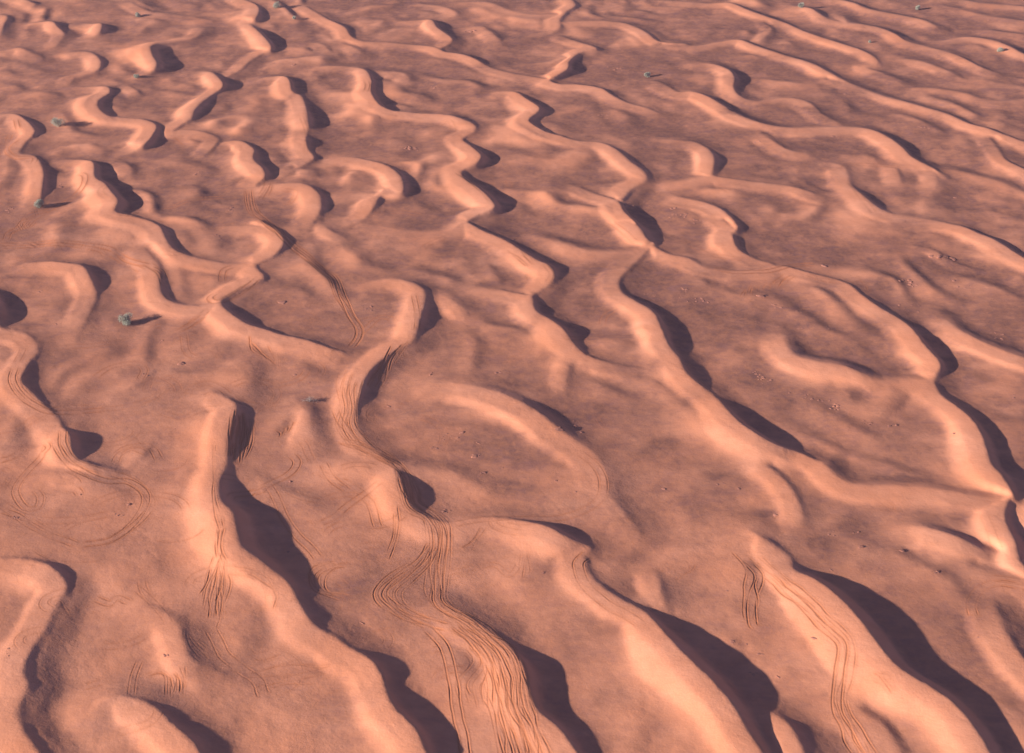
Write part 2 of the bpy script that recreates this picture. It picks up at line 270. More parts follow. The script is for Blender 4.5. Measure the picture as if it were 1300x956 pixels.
h = wn5*relax(5.0) + (1-wn5)*relax(18.0)
soft = blur(h, 2.2); crisp = blur(h, .8)
mixn = np.clip(.15+.9*fbm(GX, GY, 30, 71, 2), 0, .7)
mixn = np.maximum(mixn, .35*blur((sdn < -2).astype(float), 1.5))
HF = crisp*(1-mixn)+soft*mixn
# lesser dunes riding between the traced crests: warped asymmetric waves, fading out towards the crests
def minor(x, y, lam, seed):
    ph = (x*.66 + y*.75 + .62*lam*fbm(x, y, 1.7*lam, seed, 3)*2 + .42*lam*vnoise(x/lam*1.2, y/lam*1.2, seed+5)*2)/lam
    f = ph-np.floor(ph); w = np.where(f < .72, (f/.72)**1.5, np.clip((1-f)/.28, 0, 1))
    return w*np.clip(.30+1.5*vnoise(x/(1.0*lam), y/(1.0*lam), seed+9), 0, 1.2)
ad = blur(np.where(near, dist, 12).reshape(NY, NX), 2.0)
amask = sstep0(2.5, 9, ad)*(.55+.6*sstep0(260, 430, GY))
HF = HF - np.clip(.8+1.3*fbm(GX, GY, 33, 77, 2), .1, 1.6)*blur(((sdn > 0) & (sdn < 9)).astype(float), 12.0)*sstep0(0, 8, ad)
HF = HF + .5*amask*fbm(GX, GY, 21, 78, 3)
HF = HF + blur(amask*(.9*minor(GX, GY, 25, 201)+.22*minor(GX, GY, 13, 221)), 2.4)
WIDE = blur(h[::4, ::4], 6.0)      # broad mean height, for telling hollows from dunes

def spl(t):
    return ((1-t)**3/6, (3*t**3-6*t**2+4)/6, (-3*t**3+3*t**2+3*t+1)/6, t**3/6)
def samp(G, x, y, x0=X0, y0=Y0, dx=DX):
    u = np.clip((x-x0)/dx, 1.001, G.shape[1]-3.001); v = np.clip((y-y0)/dx, 1.001, G.shape[0]-3.001)
    i = np.floor(u).astype(np.int32); j = np.floor(v).astype(np.int32); wu = spl(u-i); wv = spl(v-j); r = 0
    for b in range(4):
        rr = 0
        for a in range(4): rr = rr + wu[a]*G[j-1+b, i-1+a]
        r = r + wv[b]*rr
    return r
def sstep(a, b, x):
    t = np.clip((x-a)/(b-a), 0, 1); return t*t*(3-2*t)
def height(x, y):
    x = np.asarray(x, float); y = np.asarray(y, float)
    lim = np.abs(x) - (35+.40*y)
    out = np.maximum(sstep(0, 25, lim), np.maximum(sstep(640, 665, y), sstep(170, 150, y)))
    hi = samp(HF, x, y); r = hi*(1-out)
    m = out > 0
    if m.any():
        o = np.zeros_like(r); o[m] = outer(x[m], y[m]); r = r + out*o
    return r
def onground(px, py):
    z = np.zeros(np.shape(px))
    for _ in range(7):
        x, y = unproj(px, py, z); z = .5*z+.5*height(x, y)
    x, y = unproj(px, py, z); return x, y, height(x, y)

# ------------------------------------------------------------------ terrain grid
STP = .72
pr = np.arange(-45, 1010, STP)                       # dense rows where the frame sees them
yr = unproj(0*pr, pr, 0)[1][::-1]
yn = yr[0]-np.cumsum(np.geomspace(.3, 18, 45)); yf = yr[-1]+np.cumsum(np.geomspace(.6, 1100, 75))
Yv = np.concatenate([yn[::-1], yr, yf])
uc = np.arange(-700, 700+STP, STP)/F
uo = 700/F+np.cumsum(np.geomspace(STP/F*1.3, .09, 80))
U = np.concatenate([-uo[::-1], uc, uo])
Dp = np.maximum(Yv*CP+CAMH*SP, 150)
VX = U[None,:]*Dp[:,None]; VY = np.repeat(Yv[:,None], len(U), 1)
NR, NC = VX.shape
VZ = height(VX.ravel(), VY.ravel()).reshape(NR, NC)

# ------------------------------------------------------------------ tyre tracks: grooves pressed into the sand
TRK = []
def tr(tile, s, gauge=1.75, depth=1.0): TRK.append((P(tile, s, 2), gauge, depth))
def fam(tile, s1, s2, n, depth=1.0, jit=2.0, gauge=0):
    a = P(tile, s1, 2); b = P(tile, s2, 2)
    for k in range(n):
        t = (k+random.uniform(-.3, .3))/(max(1, n-1)); c = a*(1-t)+b*t
        c = c + np.array([[random.uniform(-jit, jit), random.uniform(-jit, jit)] for _ in c])
        if len(c) < 6:
            c[0] += (c[1]-c[0])*random.uniform(-.35, .45); c[-1] += (c[-2]-c[-1])*random.uniform(-.35, .45)
        TRK.append((c, gauge, depth*random.uniform(.45, 1.15)))
tr('E','0 240, 30 330, 75 400, 70 440, 40 480'); tr('E','70 430, 110 400, 150 365, 190 365, 205 385', 1.75, .6)
for o_, g_ in ((0, 1.75), (9, 1.75), (-7, 1.6)):
    tr('D', f'{930+o_} -120, {945+o_} -40, {990+o_} 0, {1040+o_} 40, {1090+o_} 90, {1140+o_} 130, {1200+o_} 180, {1250+o_} 220, {1280+o_} 290, {1310+o_*.6} 350, {1345+o_*.6} 400, {1345+o_*.3} 440, {1315} 480', g_, 1.2)
fam('E','20 560, 10 620, 25 700, 5 770, 60 850, 150 890, 200 912','80 590, 60 640, 50 710, 60 780, 110 830, 170 880, 225 915', 5, .9, 2, 1.75)
fam('H','0 0, 70 20, 150 60, 215 100, 235 170, 265 250, 330 300, 350 370, 345 470, 345 560, 365 610, 460 700, 540 800, 570 900, 600 990, 640 1090, 660 1200','0 0, 90 15, 175 60, 230 95, 290 170, 300 230, 380 290, 405 350, 400 450, 385 540, 400 610, 530 690, 640 780, 690 860, 700 990, 740 1090, 780 1200', 6, .95, 2.5, 1.75)
fam('H','350 380, 300 450, 200 510, 155 560, 170 610, 250 660, 350 690','370 400, 330 470, 270 520, 225 570, 240 620, 300 660, 420 700', 4, .8, 2, 1.75)
fam('H','420 700, 520 790, 560 900, 570 1000, 590 1100, 610 1200','520 690, 640 780, 700 880, 720 1000, 760 1100, 800 1200', 12, .9, 3)
fam('H','460 760, 500 830, 440 900, 450 980','510 750, 570 850, 545 920, 560 1000', 7, .9, 3)
tr('H','330 700, 400 780, 430 900, 440 1000, 470 1100, 480 1200'); tr('H','0 150, 80 190, 130 250, 150 330', 1.75, .8); tr('H','155 150, 80 210, 0 270'); 
fam('H','210 270, 205 360, 180 420','235 270, 225 360, 200 430', 4, .9, 1.5); fam('H','225 110, 240 180, 270 230','290 150, 300 190, 312 230', 6, 1.2, 1.5)
fam('H','535 320, 500 370, 450 420','545 330, 520 380, 480 425', 3, .7, 1.5); fam('H','680 430, 682 480, 678 515','712 430, 715 480, 708 515', 3, .6, 1)
tr('H','435 310, 560 290, 700 290, 820 290, 920 260, 980 215, 990 150, 960 90, 900 40', 1.9, .55)
tr('H','930 420, 895 460, 920 530, 980 590, 1060 640, 1140 690', 2.2, .7); tr('H','400 500, 480 480, 580 465, 640 500, 680 460', 1.2, .35)
tr('H','0 520, 30 560, 20 640', 1.6, .5)
fam('G','800 20, 800 120, 802 230, 815 330','806 20, 806 120, 812 230, 835 330', 2, .7, .8)
fam('G','815 320, 805 390, 810 440','840 330, 830 400, 850 450', 5, 1.2, 1.5)
fam('G','805 440, 770 520, 745 600','850 450, 855 560, 820 680', 9, 1.1, 4); fam('G','810 460, 790 560, 795 680','845 460, 850 560, 840 670', 5, 1, 3)
fam('G','880 470, 960 500, 1010 560, 1010 640','900 480, 980 510, 1035 570, 1035 650', 3, .5, 3)
tr('G','210 0, 240 60, 300 110, 400 150, 480 150, 540 190, 545 240, 500 310, 420 370, 310 390'); tr('G','230 0, 280 75, 400 115, 500 150, 560 210, 560 260, 470 340, 380 380, 300 395', 1.75, .7)
tr('G','180 0, 150 60, 90 130, 60 200, 90 250, 140 250, 155 210, 130 175', 1.5, .6); tr('G','0 75, 50 60, 110 20'); tr('G','0 100, 40 120, 25 160, 0 170', 1.2, .6)
tr('G','300 390, 200 360, 130 320, 60 280, 0 260', 1.75, .7); tr('G','100 290, 200 340, 300 300, 400 280', 1.5, .4); tr('G','0 235, 100 285, 250 300, 420 270', 2.2, .4)
tr('G','930 200, 1010 160, 1090 120, 1115 80, 1090 50'); tr('G','980 120, 1030 200, 1070 290, 1130 370, 1200 440', 1.75, .7)
tr('G','1200 310, 1260 280, 1300 250'); tr('G','1210 80, 1250 140, 1310 190', 1.75, .7); tr('G','1140 0, 1160 50, 1180 70', 1.5, .7)
fam('G','1290 450, 1210 460, 1160 500, 1180 560, 1260 590','1310 470, 1260 480, 1215 510, 1225 560, 1300 575', 6, .7, 2)
tr('G','860 220, 880 200, 960 190, 1010 170', 1.6, .8); tr('G','350 590, 410 610, 440 590, 490 610', 1.4, .6); tr('G','510 550, 560 590, 620 650, 640 690', 1.6, .35); tr('G','545 460, 540 540, 570 600', 1.6, .4)
fam('G','540 880, 600 870, 620 940','700 850, 700 900, 690 960', 12, .9, 3); tr('G','530 820, 500 880, 490 960', 1.2, .8); tr('G','560 50, 500 30, 450 50, 430 90', 1.6, .5)
tr('G','790 700, 830 790, 900 850, 960 900, 1000 960', 2.2, .45); fam('G','180 610, 230 600, 255 640','190 660, 240 640, 270 660', 4, .5, 2)
fam('G','950 860, 1050 830, 1170 820','960 930, 1080 910, 1220 900', 8, .6, 5); fam('G','930 770, 960 800, 1030 790','950 830, 1000 830, 1060 800', 3, .5, 4)
for k in range(6): tr('G', f'{690+k*8} {700+k*10}, {700+k*14} {780-k*6}, {760+k*16} {840-k*8}', 0, .35)
fam('D','870 720, 860 780, 852 880','940 750, 945 820, 930 880', 13, 1.7, 3.5); fam('D','1030 790, 1045 800, 1040 820','1100 740, 1105 760, 1085 800', 9, 1.5, 2)
fam('D','925 440, 950 480, 980 500','950 470, 1000 500, 1045 550', 8, 1.2, 3); fam('D','1000 470, 1020 510, 1040 550','1050 500, 1060 520, 1050 550', 4, .8, 2)
tr('D','780 330, 730 380, 670 415', 1.75, 1); tr('D','770 350, 720 390, 660 420', 1.6, .8); tr('D','685 420, 700 490, 740 520', 1.7, .5); tr('D','800 480, 815 510, 830 480', 1.3, .5)
fam('D','540 170, 590 200, 600 240','580 165, 620 190, 625 230', 6, 1.1, 2); tr('D','880 170, 840 190, 835 240', 1.7, .9); tr('D','820 265, 790 290, 830 300, 960 230', 1.7, .7)
tr('D','970 210, 920 260, 850 300'); tr('D','620 270, 650 300, 720 310', 1.7, .7)
tr('D','0 90, 80 90, 200 80, 330 90, 420 110, 480 150, 560 170', 1.75, 1.3); tr('D','10 98, 90 99, 210 90, 330 101, 410 122, 470 160, 540 190', 1.75, 1.2); tr('D','20 80, 40 40, 110 20, 130 0'); tr('D','90 40, 80 10, 130 -10', 1.4, .9)
tr('D','350 130, 340 110, 380 115, 400 140', 1.5, .7); tr('D','60 540, 50 600, 90 660, 160 710, 260 720, 400 710', 1.75, .8); tr('D','90 560, 70 610, 130 680, 220 715', 1.5, .6)
tr('D','60 790, 150 730, 260 700, 430 705, 560 670, 640 620', 1.9, .4); tr('D','350 590, 420 550, 500 535, 540 560, 520 610', 1.75, .5); tr('D','130 490, 250 475, 380 465, 480 450', 1.9, .4)
tr('D','700 670, 720 630, 780 610, 830 630, 860 660', 1.75, .6); tr('D','760 660, 790 650, 800 670, 770 665', 1, .6); tr('D','540 650, 560 610, 600 600, 680 580', 1.75, .4)
tr('D','430 880, 480 850, 560 850, 600 900', 1.75, .6); tr('D','1180 530, 1210 560, 1190 590', 1.5, .6); tr('D','0 430, 60 440, 90 480, 60 540', 1.6, .6); tr('D','230 780, 240 840, 270 900'); tr('D','0 790, 60 780, 150 740', 1.7, .4)
tr('D','150 880, 180 850, 160 830', 1.2, .7); tr('D','1140 360, 1150 350, 1180 370, 1150 380', 1.3, .5); tr('D','1260 700, 1280 760, 1330 800', 1.6, .8); tr('D','1130 820, 1160 870, 1170 910', 1.5, .6)
tr('D','860 620, 920 600, 1000 610, 1040 650, 1000 690, 900 680, 860 650', 1.8, .4); tr('D','600 720, 680 740, 760 710, 840 700', 1.8, .3)
fam('E','180 480, 160 540, 150 590','265 460, 210 510, 190 570', 8, 1.5, 2.5); fam('E','170 520, 130 590, 105 650','200 560, 190 600, 150 650', 5, 1.1, 3); fam('E','230 470, 210 510, 220 530','270 470, 250 500, 260 520', 3, .9, 2)
fam('E','640 120, 680 150, 720 190','680 110, 720 140, 755 185', 6, .7, 2); tr('E','280 270, 295 350, 290 420', 1.3, .6); tr('E','1040 330, 1000 360, 990 400', 1.6, .5)
tr('E','410 60, 340 90, 310 110', 1.6, .4); tr('E','950 720, 1000 780, 1020 800', 1, .2); tr('E','780 240, 800 200, 770 160', 1.3, .5); tr('E','1030 40, 1090 90, 1130 130', 1.7, .4)
fam('F','250 250, 240 280, 250 290','460 190, 420 220, 400 250', 17, .9, 2.5); tr('F','90 170, 200 190, 330 190, 420 170, 520 165'); fam('F','680 210, 700 250, 690 280','710 240, 720 260, 700 290', 3, .6, 1)
tr('F','0 60, 100 120, 200 140, 420 160', 1.7, .3); tr('F','480 200, 560 225, 650 235, 720 240', 1.6, .4)
fam('I','230 440, 265 500, 262 560, 250 640, 262 690','300 490, 290 540, 298 600, 285 660, 310 700', 2, 1, 1, 0); tr('I','270 460, 300 510, 280 600, 285 680, 300 700', 1.75, .9)
fam('I','255 440, 340 500, 440 590, 530 680, 620 760, 610 860, 600 990, 640 1100, 700 1200','310 440, 380 500, 500 610, 600 690, 650 760, 640 860, 630 990, 680 1100, 740 1200', 3, .8, 1.5, 1.75)
tr('I','1110 660, 1100 610, 1130 560, 1200 530, 1280 540, 1330 550'); tr('I','740 250, 800 250, 760 230', 1.4, .4); tr('I','1180 510, 1300 530, 1400 560', 1.8, .7)
tr('I','1150 270, 1180 340, 1210 420', 1.7, .3); fam('I','0 470, 40 490, 0 510','70 450, 60 490, 0 530', 4, .5, 3); fam('I','740 860, 790 880, 820 920','720 880, 770 910, 800 950', 4, .6, 3)
tr('A','40 500, 25 560, 60 590, 130 590, 120 620', 1.6, .9); fam('A','20 540, 25 580, 50 580','70 520, 30 560, 60 590', 3, .9, 1); tr('A','0 890, 60 860, 110 810, 170 790, 260 750, 310 700, 320 660, 290 650')
tr('A','90 860, 130 820, 200 780, 290 730', 1.7, .7); tr('A','560 800, 590 780, 650 775, 720 750, 850 740', 1.7, .6); fam('A','950 750, 990 700, 1000 670','1000 750, 1020 710, 1025 680', 4, .9, 1)
tr('A','1060 710, 1110 720, 1090 760, 1060 760', 1.5, .7); tr('A','440 800, 540 820, 620 840', 1.6, .5); tr('A','830 720, 900 690, 890 670', 1.6, .5); fam('A','640 520, 660 540, 700 550','700 510, 720 530, 740 550', 4, .6, 2)
fam('A','200 840, 240 830, 290 840','210 860, 250 850, 310 850', 4, .5, 2); tr('A','1130 430, 1150 500, 1150 580', 1.3, .5); fam('A','1220 640, 1225 660','1300 635, 1300 655', 6, .6, 1); tr('A','60 440, 70 490', 1.5, .9)
tr('B','95 290, 110 320, 100 350', 1.6, .9); tr('B','600 690, 630 680, 640 700, 610 705', 1.3, .5); tr('B','440 640, 480 670, 540 720, 575 760', 1.6, .7); tr('B','730 800, 750 830', 1, .3)
tr('B','370 480, 410 450, 430 490, 400 510', 1.5, .3); tr('B','1020 830, 1080 880, 1120 915', 1.6, .5); tr('C','620 640, 640 620, 740 618, 840 630', 1.7, .5); tr('C','640 680, 720 780, 740 800', 1.7, .4)
tr('C','1200 540, 1230 530, 1250 560, 1210 560', 1.3, .4); tr('C','130 690, 200 720', 1.6, .5)

rt = random.Random(31)
for k in range(72):                                  # faint old loops and arcs all over the much driven ground at the left
    if k < 62: cx, cy = rt.uniform(-20, 520), rt.uniform(200, 900)
    else: cx, cy = rt.uniform(420, 760), rt.uniform(420, 900)
    ra, a0, sw, gr = rt.uniform(9, 46)*(.5+cy/1100), rt.uniform(0, 6.28), rt.uniform(.8, 2.6)*rt.choice((-1, 1)), rt.uniform(-.5, 1.2)
    el = rt.uniform(.35, .6)
    q_ = [(cx+ra*(1+gr*t/8)*math.cos(a0+sw*t/8), cy+el*ra*(1+gr*t/8)*math.sin(a0+sw*t/8)) for t in range(9)]
    TRK.append((np.array(q_), rt.choice((1.6, 1.75, 1.75, 0)), rt.uniform(.25, .6)))
tmap = np.zeros((NR, NC)); dmap = np.full((NR, NC), 9.0)
rowf = lambda y: np.interp(y, Yv, np.arange(NR)); colf = lambda u: np.interp(u, U, np.arange(NC))
lx, ly, ld = [], [], []
for a, gauge, depth in TRK:
    w2 = catmull(np.hstack([a, np.zeros((len(a),1))]), .45)
    x, y, z = onground(w2[:,0], w2[:,1])
    d = np.gradient(np.stack([x, y], 1), axis=0); d /= np.hypot(d[:,0], d[:,1])[:,None]+1e-9
    k = min(9, len(x)//3*2+1)
    d = np.stack([np.convolve(np.pad(d[:,i], k//2, mode='edge'), np.ones(k)/k, 'valid')[:len(x)] for i in (0,1)], 1)
    wob = vnoise(np.arange(len(x))*.02, 0*x+random.random()*90, 5)
    fade = depth*np.clip(.75+.6*vnoise(np.arange(len(x))*.03, 0*x+random.random()*90, 6), .15, 1.2)*sstep(0, 16, np.minimum(np.arange(len(x)), np.arange(len(x))[::-1]).astype(float))
    for s in ((-1, 1) if gauge else (0,)):
        ox = s*gauge/2+wob*.3
        lx.append(x-d[:,1]*ox); ly.append(y+d[:,0]*ox); ld.append(fade)
lx, ly, ld = map(np.concatenate, (lx, ly, ld))
rr = rowf(ly); cc = colf(lx/np.maximum(ly*CP+CAMH*SP, 150)); r0 = np.round(rr).astype(int); c0 = np.round(cc).astype(int)
g_groove = np.zeros((NR, NC)); g_berm = np.zeros((NR, NC)); g_wide = np.zeros((NR, NC))
cell = np.clip((ly*CP+CAMH*SP)*STP/F, .05, .5)       # local grid pitch
hw = np.maximum(.13, cell*.8)
for dr in range(-3, 4):
    for dc in range(-6, 7):
        r_ = np.clip(r0+dr, 0, NR-1); c_ = np.clip(c0+dc, 0, NC-1)
        dist = np.hypot(VX[r_, c_]-lx, VY[r_, c_]-ly)
        np.maximum.at(g_groove, (r_, c_), ld*np.exp(-(dist/hw)**2)*np.minimum(1, .13/hw*1.3))
        np.maximum.at(g_wide, (r_, c_), np.minimum(1, ld*1.2)*np.exp(-(dist/.55)**2))
        np.maximum.at(g_berm, (r_, c_), ld*np.exp(-((dist-2.0*hw)/(hw*.8))**2)*np.minimum(1, .13/hw*1.3))
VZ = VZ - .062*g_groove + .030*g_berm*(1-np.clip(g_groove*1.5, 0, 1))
# low hummocks, rills and slumps of the loose sand
near_v = sstep(40, 0, np.abs(VX)-(35+.40*VY))*sstep(700, 640, VY)
rough = .5+.8*np.clip(fbm(VX, VY, 20, 87, 2)+.3, 0, 1)
VZ += near_v*(.07*fbm(VX, VY, 5.5, 81, 3) + rough*.016*fbm(VX, VY, 1.3, 85, 2) + .028*np.abs(fbm(VX*.8+VY*.6, -VX*.25+VY*.35, 2.4, 89, 3)))

# gravelly interdune soil: where the ground lies low and flat, plus patches seen in the place
low = samp(HF, VX.ravel(), VY.ravel()).reshape(NR, NC)
soil = sstep(1.75, .65, low + .45*fbm(VX, VY, 16, 91, 4))
patch = np.zeros((NR, NC))
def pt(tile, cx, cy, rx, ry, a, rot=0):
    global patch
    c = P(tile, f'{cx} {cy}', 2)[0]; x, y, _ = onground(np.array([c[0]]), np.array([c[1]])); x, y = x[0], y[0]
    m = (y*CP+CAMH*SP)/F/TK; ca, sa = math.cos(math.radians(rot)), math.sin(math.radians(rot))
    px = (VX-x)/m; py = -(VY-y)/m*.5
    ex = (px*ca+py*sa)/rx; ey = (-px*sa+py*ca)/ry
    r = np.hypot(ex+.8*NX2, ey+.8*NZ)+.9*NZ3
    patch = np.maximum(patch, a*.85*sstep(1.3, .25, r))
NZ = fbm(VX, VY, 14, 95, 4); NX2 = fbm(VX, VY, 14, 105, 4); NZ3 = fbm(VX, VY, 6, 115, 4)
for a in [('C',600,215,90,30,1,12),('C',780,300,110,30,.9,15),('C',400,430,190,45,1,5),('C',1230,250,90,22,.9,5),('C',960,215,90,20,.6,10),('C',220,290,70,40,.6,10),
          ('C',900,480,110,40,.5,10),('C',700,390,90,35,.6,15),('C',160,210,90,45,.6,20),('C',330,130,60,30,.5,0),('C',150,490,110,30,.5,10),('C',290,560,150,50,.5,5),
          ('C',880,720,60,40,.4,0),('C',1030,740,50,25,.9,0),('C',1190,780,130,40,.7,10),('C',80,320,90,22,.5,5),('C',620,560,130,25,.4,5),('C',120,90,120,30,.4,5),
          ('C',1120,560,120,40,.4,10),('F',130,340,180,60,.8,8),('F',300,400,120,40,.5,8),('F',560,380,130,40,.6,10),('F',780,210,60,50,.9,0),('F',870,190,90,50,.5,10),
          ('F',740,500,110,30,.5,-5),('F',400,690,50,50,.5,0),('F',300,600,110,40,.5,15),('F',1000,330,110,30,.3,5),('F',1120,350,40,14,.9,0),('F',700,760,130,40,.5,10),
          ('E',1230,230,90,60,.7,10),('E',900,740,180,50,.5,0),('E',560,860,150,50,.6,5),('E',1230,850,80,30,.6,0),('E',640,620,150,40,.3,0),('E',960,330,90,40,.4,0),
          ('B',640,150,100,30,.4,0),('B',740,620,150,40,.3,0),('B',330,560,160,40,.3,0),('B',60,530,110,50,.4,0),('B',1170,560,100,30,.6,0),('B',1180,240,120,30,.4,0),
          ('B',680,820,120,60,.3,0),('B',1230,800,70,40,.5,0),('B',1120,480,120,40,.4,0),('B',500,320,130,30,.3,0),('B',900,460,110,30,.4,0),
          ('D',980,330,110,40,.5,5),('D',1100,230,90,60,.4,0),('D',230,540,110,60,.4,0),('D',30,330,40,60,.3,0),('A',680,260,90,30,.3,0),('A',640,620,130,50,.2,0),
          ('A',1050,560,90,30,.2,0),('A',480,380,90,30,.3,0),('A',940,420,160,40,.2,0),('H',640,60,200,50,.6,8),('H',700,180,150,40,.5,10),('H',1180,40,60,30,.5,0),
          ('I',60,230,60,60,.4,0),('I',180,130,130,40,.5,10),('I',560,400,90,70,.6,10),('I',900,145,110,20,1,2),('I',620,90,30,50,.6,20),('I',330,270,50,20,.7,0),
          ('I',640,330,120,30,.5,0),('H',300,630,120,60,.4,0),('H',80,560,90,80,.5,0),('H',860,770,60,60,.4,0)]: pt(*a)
reg = np.clip(.52+.6*sstep(210, 420, VY)+.0016*VX, .4, 1)
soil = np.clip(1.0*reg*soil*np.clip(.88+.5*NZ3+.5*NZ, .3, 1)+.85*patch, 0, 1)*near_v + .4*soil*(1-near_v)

# ------------------------------------------------------------------ terrain mesh
me = bpy.data.meshes.new('dune_terrain')
nv = NR*NC; nf = (NR-1)*(NC-1)
co = np.stack([VX, VY, VZ], 2).astype(np.float32).reshape(-1)
me.vertices.add(nv); me.vertices.foreach_set('co', co)
ii = (np.arange(NR-1)[:,None]*NC+np.arange(NC-1)[None,:]).ravel()
fc = np.stack([ii, ii+1, ii+NC+1, ii+NC], 1).astype(np.int32).ravel()
me.loops.add(nf*4); me.loops.foreach_set('vertex_index', fc)
me.polygons.add(nf); me.polygons.foreach_set('loop_start', np.arange(0, nf*4, 4, dtype=np.int32))
me.update(calc_edges=True)
me.polygons.foreach_set('use_smooth', np.ones(nf, dtype=bool))
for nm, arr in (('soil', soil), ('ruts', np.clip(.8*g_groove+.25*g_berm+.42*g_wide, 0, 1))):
    at = me.attributes.new(nm, 'FLOAT', 'POINT'); at.data.foreach_set('value', arr.astype(np.float32).ravel())
terr = bpy.data.objects.new('dune_terrain', me); COL.objects.link(terr); terr['kind'] = 'structure'

# ------------------------------------------------------------------ materials
def newmat(name):
    m = bpy.data.materials.new(name); m.use_nodes = True; nt = m.node_tree; nt.nodes.clear()
    o = nt.nodes.new('ShaderNodeOutputMaterial'); b = nt.nodes.new('ShaderNodeBsdfPrincipled'); nt.links.new(b.outputs[0], o.inputs[0])
    b.inputs['Specular IOR Level'].default_value = .15
    return m, nt, b
def N(nt, t, **k):
    n = nt.nodes.new(t)
    for a, v in k.items(): setattr(n, a, v)
    return n
def mixc(nt, fac, a, b):
    n = N(nt, 'ShaderNodeMix', data_type='RGBA'); L = nt.links
    for s, v in ((n.inputs[0], fac), (n.inputs[6], a), (n.inputs[7], b)):
        if isinstance(v, (int, float)): s.default_value = v
        elif isinstance(v, tuple): s.default_value = v+(1,) if len(v) == 3 else v
        else: L.new(v, s)
    return n.outputs[2]
def mth(nt, op, a, b=0.0, clamp=False):
    n = N(nt, 'ShaderNodeMath', operation=op, use_clamp=clamp)
    for s, v in zip(n.inputs, (a, b)):
        if isinstance(v, (int, float)): s.default_value = v
        else: nt.links.new(v, s)
    return n.outputs[0]
def nz(nt, vec, scale, detail=4, rough=.55):
    n = N(nt, 'ShaderNodeTexNoise'); n.inputs['Scale'].default_value = scale; n.inputs['Detail'].default_value = detail; n.inputs['Roughness'].default_value = rough
    nt.links.new(vec, n.inputs['Vector']); return n.outputs['Fac']
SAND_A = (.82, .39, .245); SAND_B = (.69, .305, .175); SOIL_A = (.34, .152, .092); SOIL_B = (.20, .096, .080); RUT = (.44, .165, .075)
m, nt, b = newmat('desert_sand'); L = nt.links
geo = N(nt, 'ShaderNodeNewGeometry'); pos = geo.outputs['Position']
mp = N(nt, 'ShaderNodeMapping'); mp.inputs['Rotation'].default_value = (0, 0, .85); mp.inputs['Scale'].default_value = (.5, 1.1, 1); L.new(pos, mp.inputs[0]); str_ = mp.outputs[0]
sa = N(nt, 'ShaderNodeAttribute', attribute_name='soil'); ra = N(nt, 'ShaderNodeAttribute', attribute_name='ruts')
n1 = nz(nt, pos, .05, 5); n2 = nz(nt, pos, .6, 5, .65); n3 = nz(nt, str_, .25, 6, .65); n4 = nz(nt, pos, 3.0, 4, .7)
c = mixc(nt, mth(nt, 'MULTIPLY_ADD', n3, 1.6, True) if False else mth(nt, 'SUBTRACT', mth(nt, 'MULTIPLY', n3, 2.0), .55, True), SAND_A, SAND_B)
c = mixc(nt, mth(nt, 'SUBTRACT', mth(nt, 'MULTIPLY', n1, 2.2), .75, True), c, (.74, .305, .16))
sc_ = mixc(nt, mth(nt, 'SUBTRACT', mth(nt, 'MULTIPLY', n2, 3.2), 1.1, True), SOIL_A, SOIL_B)
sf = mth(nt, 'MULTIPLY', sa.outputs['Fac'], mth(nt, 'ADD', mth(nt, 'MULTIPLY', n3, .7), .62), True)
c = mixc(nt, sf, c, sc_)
mw = N(nt, 'ShaderNodeMapping'); mw.inputs['Rotation'].default_value = (0, 0, .8); mw.inputs['Scale'].default_value = (.13, .26, 1); L.new(pos, mw.inputs[0])
wn_ = N(nt, 'ShaderNodeTexNoise'); wn_.inputs['Scale'].default_value = 1; wn_.inputs['Detail'].default_value = 9; wn_.inputs['Roughness'].default_value = .68; wn_.inputs['Distortion'].default_value = .7; L.new(mw.outputs[0], wn_.inputs['Vector'])
wf = mth(nt, 'MULTIPLY', mth(nt, 'MULTIPLY', mth(nt, 'SUBTRACT', wn_.outputs['Fac'], .51), 6.0, True), mth(nt, 'ADD', mth(nt, 'MULTIPLY', sa.outputs['Fac'], .55), .02), True)
c = mixc(nt, wf, c, (.235, .115, .115))
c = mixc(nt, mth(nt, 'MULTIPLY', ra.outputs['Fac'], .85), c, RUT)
c = mixc(nt, mth(nt, 'MULTIPLY', mth(nt, 'SUBTRACT', n4, .45, True), .5), c, (.42, .2, .14))
L.new(c, b.inputs['Base Color']); b.inputs['Roughness'].default_value = .95
bp = N(nt, 'ShaderNodeBump'); bp.inputs['Strength'].default_value = .8; bp.inputs['Distance'].default_value = .09
hh = mth(nt, 'ADD', mth(nt, 'MULTIPLY', nz(nt, str_, 1.2, 5, .6), .8), mth(nt, 'MULTIPLY', nz(nt, pos, 2.2, 4, .6), .6))
L.new(hh, bp.inputs['Height']); L.new(bp.outputs[0], b.inputs['Normal'])
me.materials.append(m)
# ------------------------------------------------------------------ desert shrubs
def leafmat(name, c1, c2):
    m, nt, b = newmat(name); g = N(nt, 'ShaderNodeNewGeometry')
    n = nz(nt, g.outputs['Position'], 3.0, 3)
    oi = mth(nt, 'SUBTRACT', mth(nt, 'MULTIPLY', n, 2.4), .7, True)
    nt.links.new(mixc(nt, oi, c1, c2), b.inputs['Base Color']); b.inputs['Roughness'].default_value = .8
    return m
GREEN = leafmat('shrub_leaves', (.32, .38, .31), (.46, .50, .42)); GREY = leafmat('dry_twigs', (.30, .26, .25), (.46, .40, .36))
BARK = leafmat('shrub_bark', (.16, .11, .08), (.25, .18, .13))
def link_mesh(name, vs, fs, mat, parent=None, smooth=False):
    me_ = bpy.data.meshes.new(name); me_.from_pydata(vs, [], fs); me_.materials.append(mat)
    if smooth: me_.polygons.foreach_set('use_smooth', [True]*len(me_.polygons))
    o = bpy.data.objects.new(name, me_); COL.objects.link(o); o.parent = parent; return o
